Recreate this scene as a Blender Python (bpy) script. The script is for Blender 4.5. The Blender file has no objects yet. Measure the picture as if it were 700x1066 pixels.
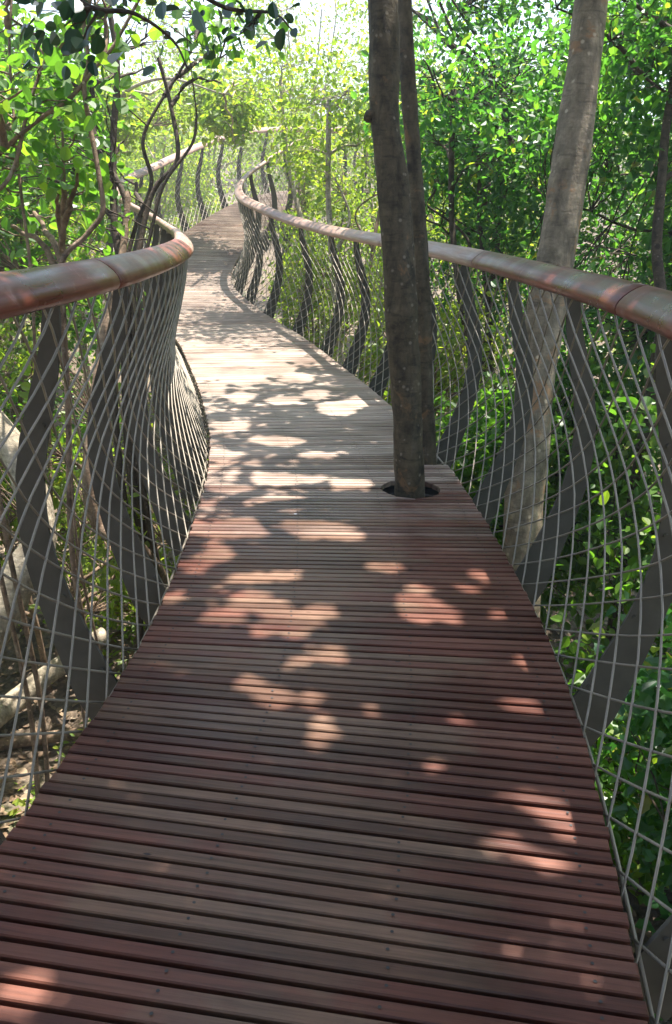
import bpy, math, random, time
import numpy as np
from mathutils import Vector, Matrix, noise

random.seed(7)
SC = bpy.context.scene
COL = SC.collection
T0 = time.time()

# ------------------------------------------------------------------ camera figures
EYE, PITCH, ROLL, FOC = 1.68, math.radians(20.27), math.radians(-1.61), 870.0
Fv = np.array([0, math.cos(PITCH), -math.sin(PITCH)])
U0 = np.array([0, math.sin(PITCH), math.cos(PITCH)])
R0 = np.array([1.0, 0, 0])
Rv = R0 * math.cos(ROLL) - U0 * math.sin(ROLL)
Uv = R0 * math.sin(ROLL) + U0 * math.cos(ROLL)
CAM = np.array([0, 0, EYE])


def at(px, py, t):
    """survey of the photograph: the point seen at (px, py), t metres along the view axis"""
    return CAM + t * (Fv + Rv * (px - 350) / FOC - Uv * (py - 533) / FOC)


def on_plane(px, py, z):
    d = Fv + Rv * (px - 350) / FOC - Uv * (py - 533) / FOC
    return CAM + d * ((z - EYE) / d[2])


SUN = np.array([0.16, 0.25, 1.0])      # towards the sun, per metre of height

# ------------------------------------------------------------------ helpers


def link(o, parent=None):
    COL.objects.link(o)
    if parent is not None:
        o.parent = parent
    return o


def tag(o, label=None, cat=None, group=None, kind=None):
    if label: o['label'] = label
    if cat: o['category'] = cat
    if group: o['group'] = group
    if kind: o['kind'] = kind
    return o


def empty(name, loc=(0, 0, 0)):
    o = bpy.data.objects.new(name, None)
    o.location = loc
    o.empty_display_size = 0.2
    return link(o)


def mesh_obj(name, V, F, mat, parent=None, smooth=False, uv=None):
    """V (n,3) array, F list of index arrays all of one width, or list of such lists"""
    me = bpy.data.meshes.new(name)
    V = np.asarray(V, np.float32)
    if parent is not None:
        V = V - np.array(parent.location, np.float32)
        if parent.parent is not None:
            V = V - np.array(parent.parent.location, np.float32)
    Fs = F if isinstance(F, list) else [F]
    Fs = [np.asarray(f, np.int32) for f in Fs if len(f)]
    nl = sum(f.size for f in Fs)
    nf = sum(len(f) for f in Fs)
    me.vertices.add(len(V)); me.vertices.foreach_set('co', V.ravel())
    me.loops.add(nl); me.polygons.add(nf)
    me.loops.foreach_set('vertex_index', np.concatenate([f.ravel() for f in Fs]))
    tot = np.concatenate([np.full(len(f), f.shape[1], np.int32) for f in Fs])
    st = np.concatenate([[0], np.cumsum(tot)[:-1]]).astype(np.int32)
    me.polygons.foreach_set('loop_start', st)
    try:
        me.polygons.foreach_set('loop_total', tot)
    except Exception:
        pass
    me.polygons.foreach_set('use_smooth', np.full(nf, bool(smooth)))
    if uv is not None:
        lay = me.uv_layers.new(name='UVMap')
        li = np.concatenate([f.ravel() for f in Fs])
        lay.data.foreach_set('uv', np.asarray(uv, np.float32)[li].ravel())
    me.update(calc_edges=True)
    me.validate()
    for m in (mat if isinstance(mat, (list, tuple)) else [mat]):
        me.materials.append(m)
    o = bpy.data.objects.new(name, me)
    return link(o, parent)


class Tubes:
    """collects many tubes into ONE mesh"""
    def __init__(self):
        self.V = []; self.F = []; self.T = []; self.n = 0

    def add(self, pts, rad, sides=6, lump=0.0, cap=True, sx=None, rng=None):
        P = np.asarray(pts, float); n = len(P)
        R = np.full(n, rad, float) if np.isscalar(rad) else np.asarray(rad, float)
        D = np.gradient(P, axis=0)
        D /= np.linalg.norm(D, axis=1)[:, None] + 1e-9
        ref = np.array([0, 0, 1.0]) if abs(D[0][2]) < .8 else np.array([1.0, 0, 0])
        A = ref - D * (D @ ref)[:, None]
        A /= np.linalg.norm(A, axis=1)[:, None] + 1e-9
        B = np.cross(D, A)
        th = np.arange(sides) * 2 * math.pi / sides
        rr = R[:, None] * np.ones((1, sides))
        if lump:
            k1, k2 = np.random.RandomState(int(abs(P[0, 0] * 977 + P[0, 1] * 131)) % 99991).rand(2) * 6
            L = np.concatenate([[0], np.cumsum(np.linalg.norm(np.diff(P, axis=0), axis=1))])
            for i in range(n):
                for j in range(sides):
                    q = Vector((math.cos(th[j]) * 1.1 + k1, math.sin(th[j]) * 1.1 + k2, L[i] * 2.2))
                    rr[i, j] *= 1 + lump * noise.noise(q) + .5 * lump * noise.noise(q * 3.1)
        V = P[:, None, :] + rr[..., None] * (A[:, None, :] * np.cos(th)[None, :, None] + B[:, None, :] * np.sin(th)[None, :, None])
        idx = np.arange(n * sides).reshape(n, sides) + self.n
        a = idx[:-1]; b = idx[1:]
        q = np.stack([a, np.roll(a, -1, 1), np.roll(b, -1, 1), b], -1).reshape(-1, 4)
        self.V.append(V.reshape(-1, 3)); self.F.append(q); self.n += n * sides
        if cap:
            for ring, c, flip in ((idx[0], P[0], True), (idx[-1], P[-1], False)):
                self.V.append(c[None]); ci = self.n; self.n += 1
                nx = np.roll(ring, -1)
                t = np.stack([ring, nx, np.full(sides, ci)], 1)
                self.T.append(t[:, ::-1] if flip else t)

    def add_many(self, P, R, sides=4):
        """P (m,n,3) polylines with radii R (n,), no caps"""
        P = np.asarray(P, float)
        if not len(P): return
        m, n, _ = P.shape
        D = np.gradient(P, axis=1); D /= np.linalg.norm(D, axis=2)[..., None] + 1e-9
        ref = np.array([.37, .61, .7]); ref /= np.linalg.norm(ref)
        A = ref - D * (D @ ref)[..., None]; A /= np.linalg.norm(A, axis=2)[..., None] + 1e-9
        B = np.cross(D, A)
        th = np.arange(sides) * 2 * math.pi / sides
        R = np.asarray(R, float)
        if R.ndim == 1: R = np.tile(R, (m, 1))
        V = P[:, :, None, :] + R[:, :, None, None] * (A[:, :, None, :] * np.cos(th)[None, None, :, None] + B[:, :, None, :] * np.sin(th)[None, None, :, None])
        idx = np.arange(m * n * sides).reshape(m, n, sides) + self.n
        a = idx[:, :-1]; b = idx[:, 1:]
        q = np.stack([a, np.roll(a, -1, 2), np.roll(b, -1, 2), b], -1).reshape(-1, 4)
        self.V.append(V.reshape(-1, 3)); self.F.append(q); self.n += m * n * sides

    def build(self, name, mat, parent=None, smooth=True):
        V = np.vstack(self.V)
        F = [np.vstack(self.F)]
        if self.T: F.append(np.vstack(self.T))
        return mesh_obj(name, V, F, mat, parent, smooth)


def dense(C, n=24):
    C = np.asarray(C, float)
    P = np.vstack([2 * C[0] - C[1], C, 2 * C[-1] - C[-2]]); out = []
    for i in range(1, len(P) - 2):
        u = np.linspace(0, 1, n, endpoint=False)[:, None]
        a, b, c, d = P[i - 1], P[i], P[i + 1], P[i + 2]
        out.append(.5 * ((2 * b) + (c - a) * u + (2 * a - 5 * b + 4 * c - d) * u ** 2 + (3 * b - a - 3 * c + d) * u ** 3))
    return np.vstack(out + [C[-1:]])


# ------------------------------------------------------------------ materials
def new_mat(name):
    m = bpy.data.materials.new(name); m.use_nodes = True
    nt = m.node_tree; nt.nodes.clear()
    out = nt.nodes.new('ShaderNodeOutputMaterial')
    return m, nt, out


def N(nt, typ, **kw):
    n = nt.nodes.new(typ)
    for k, v in kw.items():
        if k.startswith('i_'):
            key = k[2:]
            key = int(key) if key.isdigit() else key.replace('_', ' ')
            n.inputs[key].default_value = v
        else:
            setattr(n, k, v)
    return n


def ramp(nt, src, stops, interp='LINEAR'):
    r = nt.nodes.new('ShaderNodeValToRGB')
    r.color_ramp.interpolation = interp
    e = r.color_ramp.elements
    while len(e) > 1: e.remove(e[-1])
    e[0].position, e[0].color = stops[0][0], (*stops[0][1], 1)
    for p, c in stops[1:]:
        x = e.new(p); x.color = (*c, 1)
    nt.links.new(src, r.inputs[0])
    return r.outputs[0]


def mixc(nt, fac, a, b, mode='MIX'):
    m = nt.nodes.new('ShaderNodeMix'); m.data_type = 'RGBA'; m.blend_type = mode
    for s, v in ((m.inputs[0], fac), (m.inputs[6], a), (m.inputs[7], b)):
        if hasattr(v, 'node'): nt.links.new(v, s)
        else: s.default_value = v if not isinstance(v, tuple) else (*v, 1)
    return m.outputs[2]


def g3(v): return (v, v, v)


def wood_deck(name, cols, rough=.5, zone_cols=None):
    m, nt, out = new_mat(name); L = nt.links
    uv = N(nt, 'ShaderNodeTexCoord')
    geo = N(nt, 'ShaderNodeNewGeometry')
    mp = N(nt, 'ShaderNodeMapping'); mp.inputs['Scale'].default_value = (3, 60, 1)
    L.new(uv.outputs['UV'], mp.inputs[0])
    grain = N(nt, 'ShaderNodeTexNoise', i_Scale=1.0, i_Detail=6.0, i_Roughness=.65); L.new(mp.outputs[0], grain.inputs['Vector'])
    mp2 = N(nt, 'ShaderNodeMapping'); mp2.inputs['Scale'].default_value = (3.5, 3.5, 3.5)
    L.new(uv.outputs['Object'], mp2.inputs[0])
    blot = N(nt, 'ShaderNodeTexNoise', i_Scale=.55, i_Detail=5.0, i_Roughness=.6); L.new(mp2.outputs[0], blot.inputs['Vector'])
    board = ramp(nt, geo.outputs['Random Per Island'], cols)
    if zone_cols:
        # each board differs at random: darker red towards the edges, paler grey further along
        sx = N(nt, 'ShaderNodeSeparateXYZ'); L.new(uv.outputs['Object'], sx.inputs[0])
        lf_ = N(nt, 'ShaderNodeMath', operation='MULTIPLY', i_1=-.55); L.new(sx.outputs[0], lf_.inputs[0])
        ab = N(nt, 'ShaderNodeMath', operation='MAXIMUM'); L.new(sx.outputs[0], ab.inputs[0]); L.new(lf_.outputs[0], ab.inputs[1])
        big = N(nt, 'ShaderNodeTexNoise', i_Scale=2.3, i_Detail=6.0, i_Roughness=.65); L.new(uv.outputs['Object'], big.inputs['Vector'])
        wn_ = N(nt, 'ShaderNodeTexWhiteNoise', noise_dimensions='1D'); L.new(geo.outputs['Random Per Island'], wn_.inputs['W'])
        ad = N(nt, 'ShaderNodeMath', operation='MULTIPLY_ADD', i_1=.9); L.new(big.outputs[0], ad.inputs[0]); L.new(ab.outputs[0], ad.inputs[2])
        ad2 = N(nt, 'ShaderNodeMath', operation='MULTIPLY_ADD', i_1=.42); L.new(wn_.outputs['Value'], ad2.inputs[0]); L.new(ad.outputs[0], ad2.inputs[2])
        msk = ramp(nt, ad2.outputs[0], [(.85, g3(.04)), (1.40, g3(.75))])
        board = mixc(nt, msk, board, ramp(nt, geo.outputs['Random Per Island'], zone_cols[0]))
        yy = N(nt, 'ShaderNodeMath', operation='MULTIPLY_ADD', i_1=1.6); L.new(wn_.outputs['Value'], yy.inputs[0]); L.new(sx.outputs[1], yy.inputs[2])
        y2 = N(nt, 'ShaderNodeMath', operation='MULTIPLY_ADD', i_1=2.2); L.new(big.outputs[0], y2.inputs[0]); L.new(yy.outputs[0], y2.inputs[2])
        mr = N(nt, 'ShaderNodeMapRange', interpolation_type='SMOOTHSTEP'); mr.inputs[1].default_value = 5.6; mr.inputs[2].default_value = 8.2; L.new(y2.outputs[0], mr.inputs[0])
        board = mixc(nt, mr.outputs[0], board, ramp(nt, geo.outputs['Random Per Island'], zone_cols[1]))
    gr = ramp(nt, grain.outputs[0], [(.3, g3(.55)), (.5, g3(.95)), (.7, g3(1.25))])
    c = mixc(nt, 1.0, board, gr, 'MULTIPLY')
    bl = ramp(nt, blot.outputs[0], [(.32, (.62, .55, .55)), (.5, g3(1.0)), (.68, (1.35, 1.28, 1.25))])
    c = mixc(nt, .85, c, bl, 'MULTIPLY')
    # knots / dark drips
    mp3 = N(nt, 'ShaderNodeMapping'); mp3.inputs['Scale'].default_value = (9, 22, 9); L.new(uv.outputs['UV'], mp3.inputs[0])
    sp = N(nt, 'ShaderNodeTexVoronoi', i_Scale=1.0); L.new(mp3.outputs[0], sp.inputs['Vector'])
    spf = ramp(nt, sp.outputs['Distance'], [(.07, g3(1)), (.13, g3(0))])
    rr = ramp(nt, sp.outputs['Color'], [(.80, g3(0)), (.84, g3(1))])
    k = mixc(nt, 1.0, spf, rr, 'MULTIPLY')
    c = mixc(nt, k, c, (.018, .010, .010))
    # pale droppings
    v2 = N(nt, 'ShaderNodeTexVoronoi', i_Scale=5.5); L.new(uv.outputs['Object'], v2.inputs['Vector'])
    d1 = ramp(nt, v2.outputs['Distance'], [(.05, g3(1)), (.085, g3(0))])
    d2 = ramp(nt, v2.outputs['Color'], [(.84, g3(0)), (.87, g3(.8))])
    k2 = mixc(nt, 1.0, d1, d2, 'MULTIPLY')
    c = mixc(nt, k2, c, (.55, .55, .56))
    bs = N(nt, 'ShaderNodeBsdfPrincipled'); L.new(c, bs.inputs['Base Color'])
    rg = ramp(nt, blot.outputs[0], [(.35, g3(rough - .1)), (.65, g3(rough + .15))]); L.new(rg, bs.inputs['Roughness'])
    bs.inputs['Specular IOR Level'].default_value = .26
    bu = N(nt, 'ShaderNodeBump', i_Strength=.45, i_Distance=.004); L.new(grain.outputs[0], bu.inputs['Height'])
    L.new(bu.outputs[0], bs.inputs['Normal'])
    L.new(bs.outputs[0], out.inputs[0])
    return m


def rail_wood(name, a, b, rough=.32):
    m, nt, out = new_mat(name); L = nt.links
    tc = N(nt, 'ShaderNodeTexCoord'); geo = N(nt, 'ShaderNodeNewGeometry')
    mp = N(nt, 'ShaderNodeMapping'); mp.inputs['Scale'].default_value = (2.2, 34, 1); L.new(tc.outputs['UV'], mp.inputs[0])
    g = N(nt, 'ShaderNodeTexNoise', i_Scale=1.0, i_Detail=7.0, i_Roughness=.62, i_Distortion=.4); L.new(mp.outputs[0], g.inputs['Vector'])
    bl = N(nt, 'ShaderNodeTexNoise', i_Scale=4.0, i_Detail=6.0); L.new(tc.outputs['Object'], bl.inputs['Vector'])
    c = ramp(nt, g.outputs[0], [(.3, a), (.55, tuple((x + y) / 2 for x, y in zip(a, b))), (.72, b)])
    c2 = ramp(nt, bl.outputs[0], [(.35, (.75, .7, .7)), (.55, g3(1)), (.7, (1.25, 1.2, 1.18))])
    c = mixc(nt, .9, c, c2, 'MULTIPLY')
    sc_ = N(nt, 'ShaderNodeTexNoise', i_Scale=9.0, i_Detail=9.0, i_Roughness=.75, i_Distortion=1.2); L.new(tc.outputs['Object'], sc_.inputs['Vector'])
    sm = mixc(nt, 1.0, ramp(nt, sc_.outputs[0], [(.56, g3(0)), (.66, g3(.4))]), ramp(nt, bl.outputs[0], [(.45, g3(.1)), (.62, g3(1))]), 'MULTIPLY')
    c = mixc(nt, sm, c, (.40, .29, .26))
    dm = ramp(nt, sc_.outputs[0], [(.28, g3(.5)), (.36, g3(0))])
    c = mixc(nt, dm, c, (.03, .012, .008))
    pr = ramp(nt, geo.outputs['Random Per Island'], [(0, (.85, .78, .76)), (1, (1.1, 1.08, 1.06))])
    c = mixc(nt, 1.0, c, pr, 'MULTIPLY')
    bs = N(nt, 'ShaderNodeBsdfPrincipled'); L.new(c, bs.inputs['Base Color'])
    rg = ramp(nt, bl.outputs[0], [(.35, g3(rough)), (.65, g3(rough + .22))]); L.new(rg, bs.inputs['Roughness'])
    bs.inputs['Specular IOR Level'].default_value = .38
    bu = N(nt, 'ShaderNodeBump', i_Strength=.25, i_Distance=.003); L.new(g.outputs[0], bu.inputs['Height']); L.new(bu.outputs[0], bs.inputs['Normal'])
    L.new(bs.outputs[0], out.inputs[0])
    return m


def metal(name, col, rough, metallic=0.0, var=.25, spec=.5):
    m, nt, out = new_mat(name); L = nt.links
    tc = N(nt, 'ShaderNodeTexCoord')
    n1 = N(nt, 'ShaderNodeTexNoise', i_Scale=7.0, i_Detail=7.0, i_Roughness=.65); L.new(tc.outputs['Object'], n1.inputs['Vector'])
    c = ramp(nt, n1.outputs[0], [(.3, tuple(x * (1 - var) for x in col)), (.5, col), (.72, tuple(min(1, x * (1 + var)) for x in col))])
    bs = N(nt, 'ShaderNodeBsdfPrincipled', i_Metallic=metallic); bs.inputs['Specular IOR Level'].default_value = spec; L.new(c, bs.inputs['Base Color'])
    r = ramp(nt, n1.outputs[0], [(.3, g3(rough - .08)), (.7, g3(rough + .12))]); L.new(r, bs.inputs['Roughness'])
    L.new(bs.outputs[0], out.inputs[0])
    return m


def bark(name, base, dark, patch, patch_amt=.58, scale=1.0):
    m, nt, out = new_mat(name); L = nt.links
    tc = N(nt, 'ShaderNodeTexCoord')

    def nz(sc, detail=9.0, rough=.68, mp=None, dist=0.0):
        n = N(nt, 'ShaderNodeTexNoise', i_Scale=sc * scale, i_Detail=detail, i_Roughness=rough, i_Distortion=dist)
        if mp:
            q = N(nt, 'ShaderNodeMapping'); q.inputs['Scale'].default_value = mp; L.new(tc.outputs['Object'], q.inputs[0]); L.new(q.outputs[0], n.inputs['Vector'])
        else:
            L.new(tc.outputs['Object'], n.inputs['Vector'])
        return n.outputs[0]
    mot = nz(11.0, 10.0, .72)
    rid = nz(1.0, 8.0, .66, (17, 17, 5), .6)
    wri = nz(1.0, 5.0, .6, (7, 7, 46), .5)
    pat = nz(5.2, 7.0, .66, None, .7)
    c = ramp(nt, mot, [(.30, dark), (.47, base), (.58, tuple(min(1, x * 1.35) for x in base)), (.72, tuple(min(1, x * 2.0) for x in base))])
    c = mixc(nt, .75, c, ramp(nt, rid, [(.32, g3(.42)), (.5, g3(1)), (.68, g3(1.35))]), 'MULTIPLY')
    c = mixc(nt, .55, c, ramp(nt, wri, [(.34, g3(.35)), (.45, g3(1))]), 'MULTIPLY')
    pf = mixc(nt, 1.0, ramp(nt, pat, [(patch_amt, g3(0)), (patch_amt + .05, g3(.9))]), ramp(nt, mot, [(.40, g3(.2)), (.52, g3(1))]), 'MULTIPLY')
    c = mixc(nt, pf, c, patch)
    v = N(nt, 'ShaderNodeTexVoronoi', i_Scale=34.0 * scale); L.new(tc.outputs['Object'], v.inputs['Vector'])
    sf = mixc(nt, 1.0, ramp(nt, v.outputs['Color'], [(.80, g3(0)), (.84, g3(1))]), ramp(nt, v.outputs['Distance'], [(.2, g3(.75)), (.42, g3(0))]), 'MULTIPLY')
    c = mixc(nt, sf, c, tuple(min(1, x * 2.4 + .06) for x in base))
    v2 = N(nt, 'ShaderNodeTexVoronoi', i_Scale=4.5 * scale); L.new(tc.outputs['Object'], v2.inputs['Vector'])
    kf = mixc(nt, 1.0, ramp(nt, v2.outputs['Color'], [(.62, g3(0)), (.66, g3(1))]), ramp(nt, v2.outputs['Distance'], [(.10, g3(.9)), (.2, g3(0))]), 'MULTIPLY')
    c = mixc(nt, kf, c, dark)
    bs = N(nt, 'ShaderNodeBsdfPrincipled', i_Roughness=.8); L.new(c, bs.inputs['Base Color'])
    bs.inputs['Specular IOR Level'].default_value = .25
    b1 = N(nt, 'ShaderNodeBump', i_Strength=.8, i_Distance=.014); L.new(rid, b1.inputs['Height'])
    b2 = N(nt, 'ShaderNodeBump', i_Strength=.6, i_Distance=.008); L.new(mot, b2.inputs['Height']); L.new(b1.outputs[0], b2.inputs['Normal'])
    b3 = N(nt, 'ShaderNodeBump', i_Strength=.5, i_Distance=.006); L.new(wri, b3.inputs['Height']); L.new(b2.outputs[0], b3.inputs['Normal'])
    L.new(b3.outputs[0], bs.inputs['Normal'])
    L.new(bs.outputs[0], out.inputs[0])
    return m


def leaf(name, cols, trans, tfac=.42, rough=.38, spec=.5):
    """cols: stops of the leaf's own green by leaf; trans multiplies what passes through"""
    m, nt, out = new_mat(name); L = nt.links
    geo = N(nt, 'ShaderNodeNewGeometry')
    c = ramp(nt, geo.outputs['Random Per Island'], cols)
    bs = N(nt, 'ShaderNodeBsdfPrincipled', i_Roughness=rough); L.new(c, bs.inputs['Base Color'])
    bs.inputs['Specular IOR Level'].default_value = spec
    tr = N(nt, 'ShaderNodeBsdfTranslucent')
    ct = mixc(nt, 1.0, c, trans, 'MULTIPLY'); L.new(ct, tr.inputs[0])
    mx = N(nt, 'ShaderNodeMixShader', i_0=tfac); L.new(bs.outputs[0], mx.inputs[1]); L.new(tr.outputs[0], mx.inputs[2])
    L.new(mx.outputs[0], out.inputs[0])
    return m


M = {}
M['deck'] = wood_deck('red_brown_to_grey_boards', [(0, (.066, .031, .018)), (.3, (.104, .055, .033)), (.6, (.134, .076, .047)), (.85, (.156, .094, .061)), (1, (.084, .034, .019))], .42,
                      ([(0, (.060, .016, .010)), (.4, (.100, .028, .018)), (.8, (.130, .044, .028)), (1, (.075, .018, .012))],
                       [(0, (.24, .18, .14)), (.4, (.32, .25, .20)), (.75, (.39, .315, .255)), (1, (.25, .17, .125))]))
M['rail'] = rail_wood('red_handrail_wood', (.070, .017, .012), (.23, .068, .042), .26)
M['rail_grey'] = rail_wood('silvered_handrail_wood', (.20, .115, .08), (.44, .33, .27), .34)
M['steel'] = metal('dark_painted_steel', (.072, .064, .050), .7, 0, .3, .25)
M['rod'] = metal('galvanised_rod', (.23, .195, .15), .5, .25)
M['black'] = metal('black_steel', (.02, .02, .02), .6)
M['bark_twin'] = bark('olive_brown_bark', (.068, .053, .033), (.014, .011, .008), (.17, .10, .05), .60)
M['bark_grey'] = bark('smooth_grey_bark', (.20, .158, .110), (.125, .098, .070), (.29, .165, .085), .58, .7)
M['bark_dark'] = bark('dark_stem_bark', (.060, .043, .030), (.022, .016, .012), (.10, .07, .045), .62, 1.4)
M['bark_brown'] = bark('warm_brown_bark', (.17, .115, .075), (.07, .045, .03), (.24, .19, .14), .6, 1.2)
M['bark_pale'] = bark('pale_tan_bark', (.30, .25, .18), (.17, .13, .09), (.40, .34, .26), .6, 1.2)
M['leaf_deep'] = leaf('deep_green_leaves', [(0, (.024, .078, .022)), (.4, (.040, .112, .030)), (.8, (.060, .150, .034)), (.97, (.11, .19, .035)), (1, (.22, .20, .04))], (2.5, 2.7, .9), .56, .38, .5)
M['leaf_round'] = leaf('round_mid_green_leaves', [(0, (.040, .100, .016)), (.5, (.068, .150, .022)), (.85, (.10, .19, .026)), (1, (.16, .22, .03))], (2.3, 2.5, 1.0), .54, .38, .45)
M['leaf_lime'] = leaf('yellow_green_leaves', [(0, (.09, .155, .018)), (.45, (.135, .205, .024)), (.8, (.18, .245, .030)), (1, (.24, .26, .04))], (2.2, 2.2, 1.1), .54, .45, .4)
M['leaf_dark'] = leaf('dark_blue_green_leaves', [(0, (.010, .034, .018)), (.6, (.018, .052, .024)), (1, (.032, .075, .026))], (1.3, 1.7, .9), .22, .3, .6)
M['leaf_ivy'] = leaf('ivy_green_leaves', [(0, (.028, .092, .034)), (.6, (.048, .135, .046)), (.93, (.075, .17, .045)), (1, (.22, .20, .05))], (2.5, 2.7, 1.0), .5, .32, .6)
M['leaf_dead'] = leaf('fallen_brown_leaves', [(0, (.10, .062, .035)), (.5, (.20, .13, .075)), (.85, (.30, .22, .14)), (1, (.36, .30, .22))], (1, 1, 1), .1, .7, .3)


def ground_mat():
    m, nt, out = new_mat('forest_soil'); L = nt.links
    tc = N(nt, 'ShaderNodeTexCoord')
    n1 = N(nt, 'ShaderNodeTexNoise', i_Scale=1.3, i_Detail=8.0, i_Roughness=.65); L.new(tc.outputs['Object'], n1.inputs['Vector'])
    n2 = N(nt, 'ShaderNodeTexNoise', i_Scale=22.0, i_Detail=6.0, i_Roughness=.7); L.new(tc.outputs['Object'], n2.inputs['Vector'])
    c = ramp(nt, n1.outputs[0], [(.35, (.06, .042, .028)), (.5, (.12, .085, .055)), (.6, (.17, .13, .09)), (.7, (.07, .09, .03))])
    c2 = ramp(nt, n2.outputs[0], [(.35, g3(.5)), (.5, g3(1)), (.66, g3(1.7))])
    c = mixc(nt, .9, c, c2, 'MULTIPLY')
    bs = N(nt, 'ShaderNodeBsdfPrincipled', i_Roughness=.95); L.new(c, bs.inputs['Base Color'])
    bu = N(nt, 'ShaderNodeBump', i_Strength=.8, i_Distance=.05); L.new(n2.outputs[0], bu.inputs['Height']); L.new(bu.outputs[0], bs.inputs['Normal'])
    L.new(bs.outputs[0], out.inputs[0])
    return m


M['ground'] = ground_mat()

# ------------------------------------------------------------------ the walkway's line
CTRL = np.array([
    [-1.9, -5.9, .03], [-1.42, -4.55, .03], [-1.02, -3.15, .03], [-.68, -1.72, .035],
    [-.355, -.267, .045], [-.129, 1.21, .078], [.053, 2.686, .074], [.034, 4.219, .055],
    [-.103, 5.753, .047], [-.418, 7.349, .048], [-.812, 8.953, .050], [-1.268, 10.541, .085],
    [-1.992, 12.073, .25], [-2.539, 13.628, .43], [-2.68, 15.15, .66], [-2.43, 16.6, .98],
    [-2.08, 17.95, 1.32], [-1.65, 19.2, 1.63], [-1.08, 20.5, 1.86], [-.28, 21.7, 1.99],
    [.8, 22.6, 2.05], [2.15, 23.2, 2.08], [3.6, 23.5, 2.1], [5.2, 23.6, 2.1]])
_D = dense(CTRL, 40)
_S = np.concatenate([[0], np.cumsum(np.linalg.norm(np.diff(_D, axis=0), axis=1))])
SMAX = _S[-1]


def path(s):
    s = np.clip(np.asarray(s, float), 0, SMAX)
    P = np.stack([np.interp(s, _S, _D[:, k]) for k in range(3)], -1)
    e = .12
    a = np.stack([np.interp(np.clip(s - e, 0, SMAX), _S, _D[:, k]) for k in range(2)], -1)
    b = np.stack([np.interp(np.clip(s + e, 0, SMAX), _S, _D[:, k]) for k in range(2)], -1)
    T = b - a; T /= np.linalg.norm(T, axis=-1)[..., None]
    Nn = np.stack([T[..., 1], -T[..., 0]], -1)
    z = np.zeros(Nn.shape[:-1] + (1,))
    return P, np.concatenate([T, z], -1), np.concatenate([Nn, z], -1)


_ss = np.linspace(0, SMAX, 400)
_pp, _tt, _nn = path(_ss)


def side_of(p):
    """signed offset from the centre line (right +) and height over the deck"""
    p = np.asarray(p, float).reshape(-1, 3)
    out = np.empty(len(p)); h = np.empty(len(p))
    for i in range(0, len(p), 20000):
        q = p[i:i + 20000]
        d = (q[:, None, 0] - _pp[None, :, 0]) ** 2 + (q[:, None, 1] - _pp[None, :, 1]) ** 2
        k = np.argmin(d, 1)
        out[i:i + 20000] = np.sqrt(d[np.arange(len(q)), k]) * np.sign(((q - _pp[k])[:, :2] * _nn[k][:, :2]).sum(1))
        h[i:i + 20000] = q[:, 2] - _pp[k][:, 2]
    return out, h


def s_at(xy):
    return _ss[np.argmin((_pp[:, 0] - xy[0]) ** 2 + (_pp[:, 1] - xy[1]) ** 2)]


def clear_of_walk(p, wide=1.28, top=2.5, low=-.4):
    o, h = side_of(p)
    return ~((np.abs(o) < wide) & (h > low) & (h < top))


W2 = .80
HOLE = on_plane(428, 508, .055); HOLE_R = .18
NOTCH0 = s_at(on_plane(456, 483, .05)); NOTCH1 = NOTCH0 + .62; NOTCH_A = .60

# ------------------------------------------------------------------ boards
PITCHB, GAP = .0490, .0112


def boards(s0, s1, name, mat, parent, bw, top, th, inset=0.0, pitch=PITCHB, jit=True, joinpath=False):
    V = []; F = []; UV = []
    rng = np.random.RandomState(3)
    n = int((s1 - s0) / pitch)
    S = s0 + (np.arange(n) + .5) * pitch
    P, T, Nn = path(S)
    for i in range(n):
        c, t, nn = P[i], T[i], Nn[i]
        hb = bw / 2
        ext = W2 - inset
        lo = -ext + (rng.uniform(-.006, .006) if jit else 0)
        hi = ext + (rng.uniform(-.006, .006) if jit else 0)
        if NOTCH0 < S[i] < NOTCH1: hi = NOTCH_A - inset
        ha = float((HOLE - c)[:2] @ nn[:2]); hbb = float((HOLE - c)[:2] @ t[:2])
        R = HOLE_R + inset * .3

        def chord(b):
            q = R * R - (b - hbb) ** 2
            return math.sqrt(q) if q > 0 else 0.0
        cf, cb = chord(-hb), chord(hb)
        if max(cf, cb) > .03:
            segs = [(lo, ha - cf, lo, ha - cb), (ha + cf, hi, ha + cb, hi)]
        else:
            segs = [(lo, hi, lo, hi)]
        dz = rng.uniform(-.0018, .0018) if jit else 0
        tw = rng.uniform(-.0012, .0012) if jit else 0
        uo, vo = rng.rand(2) * 40
        for a0, a1, b0, b1 in segs:
            k = len(V)
            for zz, ins in ((-th, 0), (-.004, 0), (0, .003)):
                for (a, b, sa, sb) in ((a0, -hb, 1, 1), (a1, -hb, -1, 1), (b1, hb, -1, -1), (b0, hb, 1, -1)):
                    q = c + nn * (a + sa * ins) + t * (b + sb * ins)
                    V.append((q[0], q[1], c[2] + top + zz + dz + tw * (1 if a > 0 else -1)))
                    UV.append((a + uo, b + vo + (.05 if zz < -.01 else 0)))
            F += [(k + 8, k + 9, k + 10, k + 11), (k + 3, k + 2, k + 1, k)]
            for r in (0, 4):
                for j in range(4):
                    F.append((k + r + j, k + r + (j + 1) % 4, k + r + 4 + (j + 1) % 4, k + r + 4 + j))
    return mesh_obj(name, np.array(V), np.array(F), mat, parent, False, np.array(UV))


walk = empty('boardwalk', (0, 0, 0))
tag(walk, 'winding timber boardwalk snaking through the treetops, red-brown planks turning grey further on', 'boardwalk', kind='structure')
boards(0, SMAX, 'decking', M['deck'], walk, PITCHB - GAP, 0, .032)

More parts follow.
